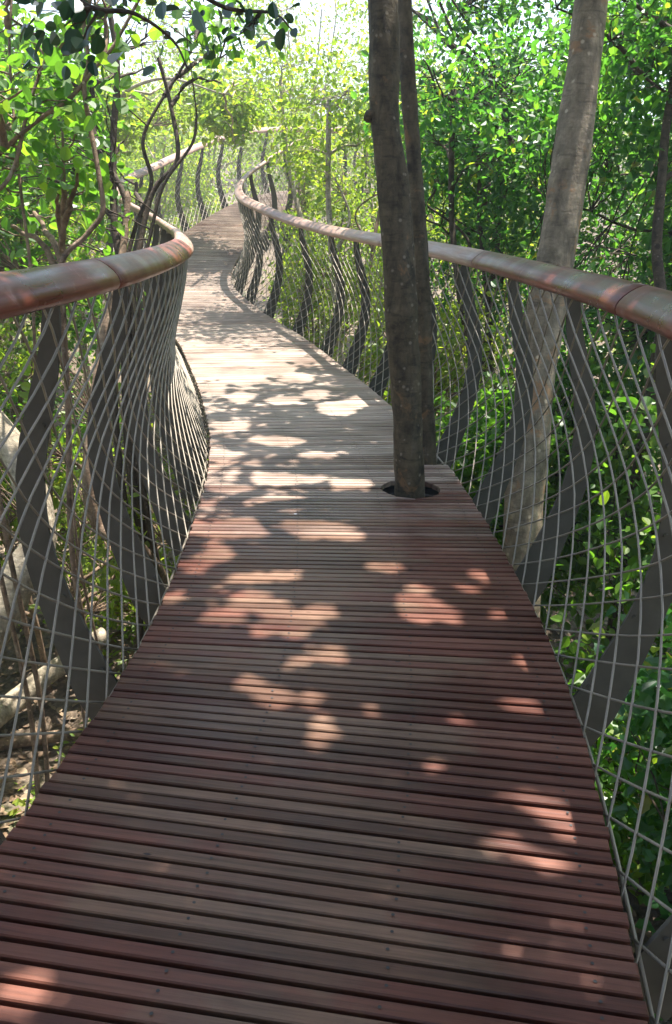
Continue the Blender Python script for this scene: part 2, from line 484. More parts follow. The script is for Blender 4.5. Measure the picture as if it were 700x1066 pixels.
def screws():
    rng = np.random.RandomState(5); V = []; F = []
    n = int(SMAX / PITCHB); S = (np.arange(n) + .5) * PITCHB
    P, T, Nn = path(S); th = np.arange(6) * math.pi / 3
    for i in range(n):
        if S[i] > s_at((-.5, 8.0)): break
        for a in (-.70, -.24, .24, .70):
            a += rng.uniform(-.006, .006)
            if NOTCH0 - .02 < S[i] < NOTCH1 + .02 and a > .5: continue
            q = P[i] + Nn[i] * a + T[i] * rng.uniform(-.005, .005)
            if np.hypot(*(q - HOLE)[:2]) < HOLE_R + .02: continue
            k = len(V); r = .0046
            V += [(q[0] + r * math.cos(t), q[1] + r * math.sin(t), q[2] + .0026) for t in th]
            F.append(tuple(range(k, k + 6)))
    o = mesh_obj('screw_heads', np.array(V), np.array(F), M['black'], walk)
    o['kind'] = 'stuff'


screws()
boards(0, SMAX, 'gap_shade_sheet', M['black'], walk, .2005, -.075, .07, .05, .2, False)  # dark sheet added under the boards so the gaps show as black shade
cols = Tubes()
for s in (2.0, 14.2, 20.5, 27.0):
    p, t, n_ = path(s)
    cols.add([p + [0, 0, -4.2], p + [0, 0, -.14]], .11, 12)
cols.build('support_column', M['steel'], walk)

# ------------------------------------------------------------------ railings
HR0, DR = 1.332, .137                       # handrail height and overhang
# net profile: outward offset from deck edge, height over deck
PROF = np.array([[-.035, -.16], [.03, -.07], [.075, 0.03], [.125, .14], [.175, .27], [.215, .41], [.235, .55], [.232, .69],
                 [.208, .83], [.172, .97], [.142, 1.10], [.126, 1.22], [.128, 1.312]])
PROFW = np.array([.20, .185, .168, .148, .132, .120, .112, .107, .101, .092, .080, .068, .058])      # rib depth, outward of the net
_pl = np.concatenate([[0], np.cumsum(np.linalg.norm(np.diff(PROF, axis=0), axis=1))])
PL = _pl[-1]


def edge_pt(s, sign, off, h):
    P, T, Nn = path(s)
    o = np.asarray(off)[..., None] if np.ndim(off) else off
    q = P + Nn * sign * (W2 + o)
    q[..., 2] = P[..., 2] + h
    return q


def railing(sign, label, seam_s, rib_s, seed):
    HR = HR0 + (.014 if sign < 0 else -.010)
    root = empty('railing', tuple(edge_pt(4.0, sign, 0.0, -.1)))
    tag(root, label, 'railing')
    rng = np.random.RandomState(seed)
    # ---- handrail lengths
    segl = 2.45
    cuts = [seam_s]
    while cuts[0] > 1.0: cuts.insert(0, cuts[0] - segl)
    while cuts[-1] < SMAX - 1.0: cuts.append(cuts[-1] + segl)
    cuts = [max(c, 0.02) for c in cuts if c < SMAX]
    sides = 20
    th = np.arange(sides) * 2 * math.pi / sides
    for a, b in zip(cuts[:-1], cuts[1:]):
        if b - a < .3: continue
        g = .0085
        n = 22
        S = np.linspace(a + g, b - g, n)
        P, T, Nn = path(S)
        C = P + Nn * sign * (W2 + DR); C[:, 2] = P[:, 2] + HR
        # rounded, slightly flattened, top leaning in towards the walker
        ra, rb = .073, .038
        ex = np.sign(np.cos(th)) * np.abs(np.cos(th)) ** .9 * ra
        ez = np.sign(np.sin(th)) * np.abs(np.sin(th)) ** .9 * rb
        tl = math.radians(36)
        ox = ex * math.cos(tl) - ez * math.sin(tl); oz = ex * math.sin(tl) + ez * math.cos(tl)
        rings = []; UV = []
        idxs = [0] + list(range(n)) + [n - 1]
        for r, i in enumerate(idxs):
            sc = .975 if r in (0, len(idxs) - 1) else 1.0
            cc = C[i] + (T[i] * (-.002 if r == 0 else .002) if r in (0, len(idxs) - 1) else 0)
            q = cc + sc * (Nn[i] * sign * ox[:, None] + np.array([0, 0, 1.0]) * oz[:, None])
            rings.append(q); UV += [(S[i] + seed, j * .022 + a) for j in range(sides)]
        V = np.vstack(rings); m = len(idxs)
        idx = np.arange(m * sides).reshape(m, sides)
        A, B = idx[:-1], idx[1:]
        q = np.stack([A, np.roll(A, -1, 1), np.roll(B, -1, 1), B], -1).reshape(-1, 4)
        k = len(V)
        V = np.vstack([V, V[:sides], V[-sides:]]); UV += [(j * .02, 0) for j in range(2 * sides)]
        c0 = np.arange(k, k + sides)[::-1][None]; c1 = np.arange(k + sides, k + 2 * sides)[None]
        mid = (a + b) / 2
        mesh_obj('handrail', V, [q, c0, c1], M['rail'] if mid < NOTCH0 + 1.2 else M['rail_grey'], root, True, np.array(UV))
    # dark core seen in the joints
    core = Tubes(); S = np.linspace(cuts[0] + .02, min(cuts[-1], SMAX) - .02, 160)
    c = edge_pt(S, sign, DR, HR); core.add(c, .030, 10); core.build('rail_core', M['black'], root)
    # ---- ribs
    fine = np.linspace(0, PL, 26)
    pi = np.stack([np.interp(fine, _pl, PROF[:, 0]), np.interp(fine, _pl, PROF[:, 1])], 1)
    wi = np.interp(fine, _pl, PROFW)
    tg = np.gradient(pi, axis=0); tg /= np.linalg.norm(tg, axis=1)[:, None]
    nrm = np.stack([tg[:, 1], -tg[:, 0]], 1)
    po = pi + nrm * wi[:, None]
    for s in rib_s:
        P, T, Nn = path(s)
        hw = .007
        V = []
        for q in (pi + nrm * .008, po):
            for dt in (-hw, hw):
                for (o, h) in q:
                    V.append(P + Nn * sign * (W2 + o) + T * dt + np.array([0, 0, h]))
        n = len(pi); a, b, c2, d = 0, n, 2 * n, 3 * n
        F = []
        for i in range(n - 1):
            for x, y in ((a, b), (b, d), (d, c2), (c2, a)):
                F.append((x + i, y + i, y + i + 1, x + i + 1))
        F += [(a, c2, d, b), (a + n - 1, b + n - 1, d + n - 1, c2 + n - 1)]
        rib = mesh_obj('rib_post', np.array(V), np.array(F), M['steel'], root)
        # bolt heads on the rib, where the net is clamped to it
        if s < 12.5:
            for f in (3, 8, 13, 18, 23):
                o, h = pi[f] + nrm[f] * .03
                q = P + Nn * sign * (W2 + o) + np.array([0, 0, h]) - np.array(root.location)
                bt = Tubes(); bt.add([q - T * .014, q + T * .014], .008, 6)
                bt.build('bolt', M['steel'], None, False).parent = rib
    # ---- rod net
    net = Tubes()
    fine = np.linspace(0, PL, 18)
    po_ = np.interp(fine, _pl, PROF[:, 0]); ph = np.interp(fine, _pl, PROF[:, 1])
    sp = NETSP
    polys = []
    for fam in (1, -1):
        k0, k1 = ((1.7, 1.5) if fam > 0 else (1.7, .8)) if sign < 0 else ((1.25, 1.2) if fam > 0 else (1.8, 1.0))
        run = k0 * fine + (k1 - k0) * fine ** 2 / (2 * PL); run = run - run.mean()
        for s0 in np.arange(.4, SMAX - .4, sp):
            S = s0 + fam * run
            if S.min() < .05 or S.max() > SMAX - .05: continue
            S = S + rng.normal(0, .006) + .006 * np.sin(fine * 9 + rng.rand() * 6)
            polys.append(edge_pt(S, sign, po_ - (.006 if fam > 0 else -.001), ph))
    net.add_many(np.array(polys), np.full(18, .0043), 6)
    # top and bottom lacing cables
    for off, h in ((.132, 1.318), (.03, -.07)):
        S = np.linspace(.1, SMAX - .1, 220); net.add(edge_pt(S, sign, off, h), .006, 6)
    net.build('rod_net', M['rod'], root)
    return root


NETSP = .215
RIBR = [s_at(on_plane(590, 705, .07)) + d for d in np.arange(-6.30, 30, 1.05)]
RIBL = [s_at(on_plane(137, 690, .07)) + d for d in np.arange(-6.30, 30, .90)]
RIBR = [s for s in RIBR if .2 < s < SMAX - .2]; RIBL = [s for s in RIBL if .2 < s < SMAX - .2]
seamR = s_at(at(641, 308, 2.85)); seamL = s_at(at(96, 293, 3.02))
railing(1, 'long curved railing on the right, its red handrail passing behind the twin trunks', seamR, RIBR, 11)
railing(-1, 'curved railing on the left whose handrail bends round behind the dark-stemmed shrub', seamL, RIBL, 12)


# ------------------------------------------------------------------ ground
def gz(x, y):
    x = np.asarray(x, float); y = np.asarray(y, float)
    z = -2.75 + .075 * np.clip(y - 7, 0, 40) - .035 * np.clip(x - 1, 0, 12) + .03 * np.clip(-x - 4, 0, 30)
    z += .16 * np.sin(x * .9 + 1.3) * np.cos(y * .7) + .10 * np.sin(x * 2.1 + y * 1.7) + .05 * np.sin(3.7 * x - 2.9 * y)
    r = np.hypot(x, y - 10)
    z += .20 * np.clip(r - 38, 0, 300) * (1 / (1 + .004 * np.clip(r - 38, 0, 300)))
    return z


def make_ground():
    u = np.linspace(-1, 1, 190)
    k = np.sign(u) * (np.abs(u) * 14 + np.abs(u) ** 4 * 246)
    X, Y = np.meshgrid(k, k + 8)
    Z = gz(X, Y)
    n = len(u)
    V = np.stack([X, Y, Z], -1).reshape(-1, 3)
    i = np.arange(n * n).reshape(n, n)
    F = np.stack([i[:-1, :-1], i[:-1, 1:], i[1:, 1:], i[1:, :-1]], -1).reshape(-1, 4)
    o = mesh_obj('ground', V, F, M['ground'], None, True)
    tag(o, 'forest floor of brown soil under fallen leaves below the walkway', 'ground', kind='structure')


make_ground()

# ------------------------------------------------------------------ leaves
# outlines: half widths at stations along the leaf
OUT = {'oval': [(0, 0), (.16, .19), (.38, .31), (.62, .30), (.84, .16), (1, 0)],
       'lance': [(0, 0), (.28, .17), (.62, .16), (1, 0)],
       'round': [(0, 0), (.08, .16), (.22, .32), (.45, .40), (.68, .36), (.86, .22), (1, 0)],
       'ivy': [(0, .06), (.12, .40), (.45, .26), (.62, .30), (1, 0)]}


def leaves_mesh(name, pos, d, nrm, size, shape, mat, parent, fold=.28, curl=.12):
    pos = np.asarray(pos, float); m = len(pos)
    if not m: return None
    d = d / (np.linalg.norm(d, axis=1)[:, None] + 1e-9)
    b = np.cross(nrm, d); b /= np.linalg.norm(b, axis=1)[:, None] + 1e-9
    n = np.cross(d, b)
    st = OUT[shape]; k = len(st)
    inner = st[1:-1] if st[0][1] == 0 else st[:-1]
    # verts: base, tip, then left stations, right stations ; two polygons folded on the midrib
    loc = [(0, 0, 0), (1, 0, -curl)]
    for sg in (1, -1):
        for (u, w) in inner:
            loc.append((u, sg * w, fold * w - curl * u * u))
    loc = np.array(loc); q = len(inner)
    V = pos[:, None, :] + size[:, None, None] * (loc[None, :, 0, None] * d[:, None, :] + loc[None, :, 1, None] * b[:, None, :] + loc[None, :, 2, None] * n[:, None, :])
    nv = len(loc); base = (np.arange(m) * nv)[:, None]
    left = [0, 1] + [2 + q - 1 - i for i in range(q)]
    right = [0] + [2 + q + i for i in range(q)] + [1]
    F = np.vstack([base + np.array(left), base + np.array(right)])
    return mesh_obj(name, V.reshape(-1, 3), F, mat, parent)


# sun flecks on the deck: (px, py, half width px, half height px) as surveyed in the photograph
FLECKS = [(284, 634, 17, 9), (314, 646, 17, 10), (298, 657, 12, 6), (338, 636, 11, 7), (262, 622, 15, 7), (245, 640, 9, 5), (437, 633, 17, 16), (469, 640, 12, 8), (348, 683, 15, 10), (324, 727, 10, 8), (287, 728, 12, 9),
          (337, 760, 14, 11), (262, 712, 13, 7), (330, 775, 10, 6), (240, 548, 40, 8), (330, 548, 34, 8), (300, 520, 30, 6), (300, 495, 36, 5), (365, 500, 20, 5),
          (360, 555, 20, 5), (225, 575, 16, 7), (262, 600, 20, 5), (540, 735, 22, 7), (500, 597, 10, 5), (487, 612, 9, 4), (440, 612, 12, 5),
          (556, 836, 26, 7), (590, 864, 24, 7), (576, 900, 18, 6), (540, 884, 10, 5), (548, 690, 14, 5), (478, 748, 10, 6), (455, 800, 12, 5),
          (25, 1035, 22, 12), (520, 880, 14, 6), (400, 588, 18, 5), (310, 690, 10, 5), (300, 598, 14, 5), (275, 655, 16, 6),
          (232, 380, 16, 7), (258, 390, 18, 8), (287, 381, 17, 6), (312, 391, 14, 5), (222, 402, 14, 7), (250, 410, 14, 4), (295, 414, 16, 4), (330, 408, 12, 5), (352, 422, 20, 7), (378, 414, 12, 5), (240, 440, 18, 5), (290, 455, 30, 4), (230, 470, 12, 4), (330, 470, 18, 3), (205, 590, 10, 6), (180, 620, 10, 6), (230, 640, 12, 6), (390, 740, 9, 5), (520, 640, 10, 5), (240, 505, 20, 4)]
FL = []
for px, py, hx, hy in FLECKS:
    c = on_plane(px, py, .07); ex = on_plane(px + hx, py, .07) - c; ey = on_plane(px, py - hy, .07) - c
    FL.append((c[0], c[1], abs(ex[0]) + .012, abs(ey[1]) + .012))
FL = np.array(FL)


def in_fleck(pos):
    q = pos[:, :2] - SUN[:2] * (pos[:, 2:3] - .07)
    r = (((q[:, None, 0] - FL[None, :, 0]) / (FL[None, :, 2] + .012)) ** 2 + ((q[:, None, 1] - FL[None, :, 1]) / (FL[None, :, 3] + .015)) ** 2)
    return (r < 1).any(1)


def fine(p, k=7):
    u = np.linspace(0, 1, k, endpoint=False)[:, None]
    return np.vstack([p[i] * (1 - u) + p[i + 1] * u for i in range(len(p) - 1)])


GAPS = np.array([(-2.45, 5.9, .38), (-2.9, 5.4, .3), (-2.2, 6.6, .3), (-2.75, 6.5, .35), (-2.1, 5.2, .3), (-3.3, 6.0, .3), (-2.6, 7.3, .3), (-1.9, 4.5, .28), (-3.0, 4.7, .25)])


def in_gap(pos):
    q = pos[:, :2] - SUN[:2] * (pos[:, 2:3] + 2.7)
    return ((np.hypot(q[:, None, 0] - GAPS[None, :, 0], q[:, None, 1] - GAPS[None, :, 1]) < GAPS[None, :, 2]).any(1)) & (pos[:, 2] > -2.2)


def bez(a, b, up, rng, n=6, wob=.06):
    """curved branches from a to b ((m,3) each)"""
    a = np.atleast_2d(a); b = np.atleast_2d(b); m = len(a)
    L = np.linalg.norm(b - a, axis=1)[:, None]
    mid = a * .45 + b * .55 + np.array([0, 0, 1.0]) * up * L + rng.normal(0, .10, (m, 3)) * L
    u = np.linspace(0, 1, n)[None, :, None]
    P = (1 - u) ** 2 * a[:, None] + 2 * u * (1 - u) * mid[:, None] + u * u * b[:, None]
    w = rng.normal(0, wob, (m, n, 3)) * L[:, None] * .5
    w[:, 0] = 0
    return P + w * np.sin(u * math.pi)


def in_ell(rng, n, ell, rmin=0.0, vpow=.6):
    """points in a list of ellipsoids (cx,cy,cz,rx,ry,rz), share by volume"""
    ell = np.array(ell, float)
    v = (ell[:, 3] * ell[:, 4] * ell[:, 5]) ** vpow; k = rng.choice(len(ell), n, p=v / v.sum())
    d = rng.normal(size=(n, 3)); d /= np.linalg.norm(d, axis=1)[:, None]
    r = (rmin ** 3 + (1 - rmin ** 3) * rng.rand(n)) ** (1 / 3)
    return ell[k, :3] + d * r[:, None] * ell[k, 3:]


def patchy(pts, rng, scale=1.1, thr=-.08):
    o = rng.rand(3) * 50
    v = np.array([noise.noise(Vector(p) * scale + Vector(o)) for p in pts])
    return v > thr


def plant(name, label, cat, base, stems, ell, mats, seed, n_limb=14, n_clump=300, per=22, size=.07, shape='oval', spread=.13, twig=.35,
          thr=-.1, gscale=1.1, group=None, limb_r=.022, corridor=True, flecks=True, droop=.3, sides=10, lump=.10, keep=None, trunk_name='trunk', flat=.8, sizevar=.32, wtop=2.5, vpow=.6):
    """one tree or shrub: stems given, crown grown as clumps of leaves on branches that reach back to the stems"""
    rng = np.random.RandomState(seed)
    root = empty(name, tuple(float(v) for v in base))
    tag(root, label, cat, group)
    wood = Tubes()
    samp = []
    for pts, r0, r1 in stems:
        D = dense(np.array(pts, float), 7)
        r = np.linspace(0, 1, len(D)); wood.add(D, r0 + (r1 - r0) * r, sides if max(r0, r1) > .03 else 6, lump)
        keepn = D[int(len(D) * .15):]
        samp.append(keepn)
    stemp = np.vstack(samp)
    if n_clump:
        lt = in_ell(rng, n_limb, ell, .2, vpow)
        if corridor: lt = lt[clear_of_walk(lt, 1.28, wtop)]
        src = stemp[keep(stemp)] if keep is not None else stemp
        limbs = []
        for t_ in lt:
            dd = src - t_
            cost = np.linalg.norm(dd, axis=1) + 1.2 * np.clip(dd[:, 2] + .25, 0, 9)
            limbs.append(bez(src[np.argmin(cost)], t_, .10, rng, 9, .05)[0])
        if keep is not None: limbs = [l for l in limbs if keep(fine(l)).all()]
        if flecks: limbs = [l for l in limbs if not in_fleck(fine(l)).any()]
        if limbs:
            limbs = np.array(limbs)
            wood.add_many(limbs, np.linspace(limb_r, limb_r * .3, 9), 6)
            node = np.vstack([limbs[:, 3:].reshape(-1, 3), stemp[len(stemp) // 2:]])
        else:
            node = stemp
        c = in_ell(rng, n_clump, ell, 0, vpow)
        c = c[patchy(c, rng, gscale, thr)]
        if corridor: c = c[clear_of_walk(c, 1.35, wtop + .2)]
        if keep is not None: c = c[keep(c)]
        if flecks: c = c[~in_fleck(c)]
        c = c[c[:, 2] > gz(c[:, 0], c[:, 1]) + .1]
        st = np.empty_like(c)
        for i in range(len(c)):
            dd = node - c[i]
            st[i] = node[np.argmin((dd ** 2).sum(1) + .5 * np.clip(dd[:, 2], 0, 9))]
        tw = bez(st, c, .05, rng, 5, .07)
        ok = np.linalg.norm(st - c, axis=1) > .05
        if corridor: ok &= clear_of_walk(tw[:, 2], 1.25, wtop)
        if keep is not None: ok &= keep(tw[:, 1]) & keep(tw[:, 2])
        if flecks: ok &= np.array([not in_fleck(fine(t_)).any() for t_ in tw], bool)
        if ok.any(): wood.add_many(tw[ok], np.linspace(.0075, .0025, 5), 4)
        # leaves
        n = len(c)
        dr = c - st; dr /= np.linalg.norm(dr, axis=1)[:, None] + 1e-6
        dr = dr + rng.normal(0, .35, (n, 3)); dr /= np.linalg.norm(dr, axis=1)[:, None]
        ci = np.repeat(np.arange(n), per)
        mm = len(ci)
        al = rng.uniform(-.6, .5, mm) * twig
        pos = c[ci] + dr[ci] * al[:, None] + rng.normal(0, spread, (mm, 3)) * np.array([1, 1, .65])
        ld = dr[ci] * .5 + rng.normal(0, .6, (mm, 3)) - np.array([0, 0, droop])
        nr = np.array([0, 0, flat]) + rng.normal(0, .45, (mm, 3))
        sz = size * np.clip(rng.normal(1, sizevar, mm), .45, 1.6)
        k = np.ones(mm, bool)
        if corridor: k &= clear_of_walk(pos, 1.16, wtop - .05)
        k &= np.linalg.norm(pos - CAM, axis=1) > 1.2
        k &= ~in_gap(pos)
        if keep is not None: k &= keep(pos)
        if flecks: k &= ~(in_fleck(pos + .3 * ld / (np.linalg.norm(ld, axis=1)[:, None]) * sz[:, None]) | in_fleck(pos + .7 * ld / (np.linalg.norm(ld, axis=1)[:, None]) * sz[:, None]))
        leaves_mesh('crown', pos[k], ld[k], nr[k], sz[k], shape, mats[1], root)
    wood.build(trunk_name, mats[0], root)
    return root


def gbase(p):
    return (float(p[0]), float(p[1]), float(gz(p[0], p[1])))


def above_view(margin=.18):
    """keeps a crown over the frame: leaves that stay higher than the top of the picture"""
    def k(p):
        t = (p - CAM) @ Fv; y = 533 - FOC * ((p - CAM) @ Uv) / np.maximum(t, .05)
        return (t < .3) | (y < -10)
    return k


exec_parts = []
# ---------------- the twin-stemmed tree rising through the deck
def L3(*pts): return [np.array(p, float) for p in pts]


b0 = HOLE + [0.01, 0, 0]
st1 = [b0 + [.10, .10, -2.9], b0 + [.03, .03, -1.2], at(427.5, 512, 5.12), at(426, 470, 5.03), at(422, 400, 4.93), at(418, 330, 4.83), at(414, 250, 4.74),
       at(409, 190, 4.68), at(402, 130, 4.62), at(400, 80, 4.57), at(398, 0, 4.5), at(396, -120, 4.4), at(408, -330, 4.2)]
s2d = 5.72
st2 = [b0 + [.12, .14, -2.8], at(447, 560, s2d + .1), at(446.5, 482, s2d - .02), at(443, 400, s2d - .16), at(440, 300, s2d - .28), at(434, 200, s2d - .4), at(428, 120, s2d - .5), at(423, 40, s2d - .58), at(421, -60, s2d - .66), at(440, -260, s2d - .8)]
top1, top2 = st1[-1], st2[-1]
plant('tree', 'dark twin-trunked tree growing up through a hole in the deck', 'tree', (b0[0], b0[1], float(gz(b0[0], b0[1]))),
      [(st1, .098, .076), (st2, .056, .044), ([at(402, 118, 4.62), at(392, 119, 4.61), at(385, 121, 4.60), at(382, 124, 4.59)], .060, .022)],
      [(.75, 3.0, 5.3, 1.45, 2.6, 1.2), (.9, 4.9, 5.6, 1.5, 1.6, 1.2), (.55, 1.0, 4.9, 1.4, 2.0, 1.1), (.4, -1.6, 4.6, 1.9, 2.0, 1.0), (.45, .9, 5.7, 1.35, 1.9, .8), (.7, 8.2, 4.9, 1.15, 1.9, .7), (1.0, 7.2, 5.3, .9, 1.2, .6)], (M['bark_twin'], M['leaf_deep']), 21,  # the clump behind the camera is unseen, added to cut sky light
      n_limb=34, n_clump=2150, per=20, size=.115, spread=.20, thr=-.6, keep=above_view(), sides=28, lump=.20)

# ---------------- the big leaning grey tree
d2 = 6.1
st = [at(545, 840, 6.3), at(541, 660, 6.2), at(543, 560, 6.15), at(552, 450, 6.05), at(563, 360, 6.0), at(579, 270, 5.95), at(591, 190, 5.9), at(604, 100, 5.85), at(616, 0, 5.8), at(628, -130, 5.7), at(640, -300, 5.6)]
g = st[0].copy(); g[2] = gz(g[0], g[1]) - .1
plant('tree', 'thick pale grey tree trunk leaning right behind the right railing', 'tree', (g[0], g[1], g[2] + .1),
      [([g] + st[1:], .155, .108)], [(1.9, 4.9, 6.0, 1.1, 1.5, 1.1), (1.7, 1.0, 5.2, 1.1, 1.8, 1.1), (2.4, -2.2, 3.8, 1.6, 2.0, 2.2)], (M['bark_grey'], M['leaf_deep']), 22,  # last clump, behind the camera, is added to block sky light
      n_limb=22, n_clump=1000, per=20, size=.115, spread=.20, thr=-.5, keep=above_view(), sides=20, lump=.12)

# ---------------- dense canopy trees on the right
RT = [  # x, y, height of crown centre, crown radii, seed, label, bark, leaf, clumps
    (3.6, 8.6, 1.9, 2.0, 1.7, 2.6, 31, 'dense deep-green tree filling the view between twin trunks and leaning trunk', 'bark_dark', 'leaf_deep', 950),
    (6.6, 8.0, 2.2, 2.2, 2.0, 2.8, 32, 'dark green tree with a bare forked trunk at the right edge', 'bark_dark', 'leaf_deep', 900),
    (2.1, 11.8, 2.2, 1.6, 1.6, 2.6, 33, 'green tree just left of the twin trunks above the far handrail', 'bark_dark', 'leaf_deep', 700),
    (5.2, 12.6, 3.0, 2.4, 2.0, 3.2, 34, 'tall deep-green tree behind the leaning grey trunk', 'bark_dark', 'leaf_deep', 800),
    (9.0, 12.0, 3.0, 2.6, 2.4, 3.2, 35, 'broad shaded tree behind the forked trunk at the right edge', 'bark_dark', 'leaf_deep', 700),
]
for x, y, cz, rx, ry, rz, sd, lb, bk, lf, nc in RT:
    z0 = float(gz(x, y)); rng = np.random.RandomState(sd)
    s_ = [(x, y, z0 - .1), (x + rng.uniform(-.15, .15), y, z0 + 1.2), (x + rng.uniform(-.3, .3), y + .1, z0 + 2.6), (x + rng.uniform(-.4, .4), y, cz + rz * .3)]
    ex_ = [(-.15, 12.3, 5.3, 1.35, 1.15, .75)] if sd == 33 else []
    plant('tree', lb, 'tree', (x, y, z0), [(s_, .085, .05), ([s_[1], (x + .35, y - .2, z0 + 2.4), (x + .7, y - .3, cz + .6)], .05, .03)],
          [(x, y, cz, rx, ry, rz)] + ex_, (M[bk], M[lf]), sd, n_limb=20, n_clump=int(nc * 1.75), per=26, size=.076, spread=.17, thr=-.12, gscale=.9, flecks=False)

# ---------------- shrubs below and beside the right railing
RS = [(2.6, 3.2, -.85, 1.1, 1.4, 1.5, 41, 'glossy ivy-leaved shrub under the near right handrail', 'leaf_ivy', 950),
      (2.15, 1.3, -1.45, .95, 1.3, 1.1, 42, 'dark ivy-leaved shrub low beside the bottom right deck edge', 'leaf_ivy', 800),
      (4.1, 4.1, -.3, 1.4, 1.5, 1.9, 43, 'tall green shrub behind the ivy-leaved shrub at the right edge', 'leaf_round', 1000),
      (3.2, 5.9, -.5, 1.2, 1.2, 1.6, 44, 'bright green shrub right of the leaning trunk beneath the handrail', 'leaf_round', 900),
      (1.9, 7.6, -.8, .95, 1.1, 1.3, 45, 'sunlit shrub seen through the net between the twin trunks and leaning trunk', 'leaf_round', 760),
      (1.0, 10.2, -.3, 1.2, 1.3, 1.2, 46, 'yellow-green shrub through the net left of the twin trunks', 'leaf_lime', 420),
      (-.3, 13.2, .1, 1.1, 1.3, 1.2, 47, 'yellow-green shrub behind the black ribs of the far bend', 'leaf_lime', 420),
      (1.9, 14.6, .6, 1.5, 1.4, 1.8, 48, 'lime-leaved tree with slender tan stems beyond the far railing', 'leaf_lime', 480),
      (-.6, 16.8, 1.2, 1.2, 1.3, 1.6, 49, 'lime-leaved small tree where the far handrail curls', 'leaf_lime', 480)]
for x, y, cz, rx, ry, rz, sd, lb, lf, nc in RS:
    rng = np.random.RandomState(sd); z0 = float(gz(x, y)); stems = []
    for k in range(4):
        a = rng.rand() * 6.28; r = rng.uniform(.2, .6)
        stems.append(([(x + .1 * math.cos(a), y + .1 * math.sin(a), z0 - .05), (x + .3 * r * rx * math.cos(a), y + .3 * r * ry * math.sin(a), z0 + .45 * (cz - z0)), (x + r * rx * math.cos(a), y + r * ry * math.sin(a), cz + rz * .2)], .028, .014))
    lime = lf == 'leaf_lime'
    plant('shrub' if sd < 48 else 'small_tree', lb, 'shrub' if sd < 48 else 'tree', (x, y, z0), stems, [(x, y, cz, rx, ry, rz)] + ([(2.2, 5.0, -1.9, .9, 1.0, .7), (3.6, 4.6, -1.8, .9, .9, .8)] if sd == 44 else []), (M['bark_brown' if lime else 'bark_dark'], M[lf]), sd,
          n_limb=12, n_clump=nc, per=22, size=.075 if sd > 45 else .085, shape='ivy' if lf == 'leaf_ivy' else 'oval', spread=.14, thr=-.15 if not lime else -.02, flecks=False)

# ---------------- slender trunks seen through the right net
SL = [((500, 470), (492, 380), (478, 300), (470, 215), 9.5, .05, 'slender dark trunk through the net just right of the twin trunks', 51, 'bark_dark'),
      ((520, 480), (513, 400), (508, 320), (500, 230), 10.5, .045, 'slim dark trunk through the net left of the leaning trunk', 52, 'bark_dark'),
      ((358, 420), (352, 340), (346, 270), (342, 200), 12.0, .06, 'pale tan trunk rising through the net left of the twin trunks', 53, 'bark_pale'),
      ((322, 380), (312, 310), (318, 250), (300, 170), 13.5, .045, 'thin crooked tan trunk behind the far black ribs', 54, 'bark_pale'),
      ((375, 400), (382, 330), (388, 260), (400, 190), 13.0, .04, 'thin tan stem close to the left side of the twin trunks', 55, 'bark_brown'),
      ((690, 330), (684, 260), (689, 190), (697, 110), 6.6, .05, 'dark bare trunk standing at the far right edge above handrail', 56, 'bark_dark')]
for a, b, c, d, t, r, lb, sd, bk in SL:
    p = [at(a[0], a[1], t), at(b[0], b[1], t), at(c[0], c[1], t), at(d[0], d[1], t)]
    g = p[0].copy(); g[2] = gz(g[0], g[1]) - .05
    tp = p[-1]
    rng = np.random.RandomState(sd)
    br = [([p[2], p[2] * .5 + tp * .5 + [rng.uniform(-.4, .4), .1, .1], tp + [rng.uniform(-.7, .7), 0, .2]], r * .5, r * .2)]
    plant('slender_tree', lb, 'tree', tuple(g), [([g, g * .5 + p[0] * .5, g * .12 + p[0] * .88] + p + [tp + [rng.uniform(-.2, .2), 0, 1.2]], r * 1.15, r * .6)] + br, [(tp[0], tp[1], tp[2] + .9, 1.1, 1.0, .9)],
          (M[bk], M['leaf_lime' if bk != 'bark_dark' else 'leaf_deep']), sd, n_limb=8, n_clump=120, per=20, size=.075, spread=.14, thr=-.1, flecks=False)

# ---------------- pale airy trees beyond the crest
FT = [(-5.3, 24.5, 2.6, 1.9, 1.8, 2.2, 61, 'airy lime tree behind the far left end of the railing', 330),
      (-1.3, 28.0, 5.2, 2.2, 1.8, 4.2, 62, 'pale sunlit tree straight beyond the end of the boardwalk', 300),
      (.9, 21.0, 2.8, 1.5, 1.6, 2.4, 63, 'pale tree with thin grey limbs right of the far handrail curl', 330),
      (3.0, 19.0, 2.2, 1.8, 1.7, 2.6, 64, 'yellow-green tree left of the twin trunks above the tan stems', 420),
      (-7.5, 19.0, 2.2, 2.2, 2.2, 2.6, 65, 'lime tree behind the left shrub stems', 420),
      (-9.5, 13.5, 1.2, 2.3, 2.3, 2.6, 66, 'broad sunlit tree at the left behind the shrubs', 480),
      (-4.6, 29.0, 5.0, 2.6, 2.0, 4.2, 67, 'hazy pale tree at top centre left of the open sky', 330),
      (1.6, 31.0, 5.2, 2.6, 2.0, 4.2, 68, 'hazy pale tree at top centre right of the open sky', 330)]
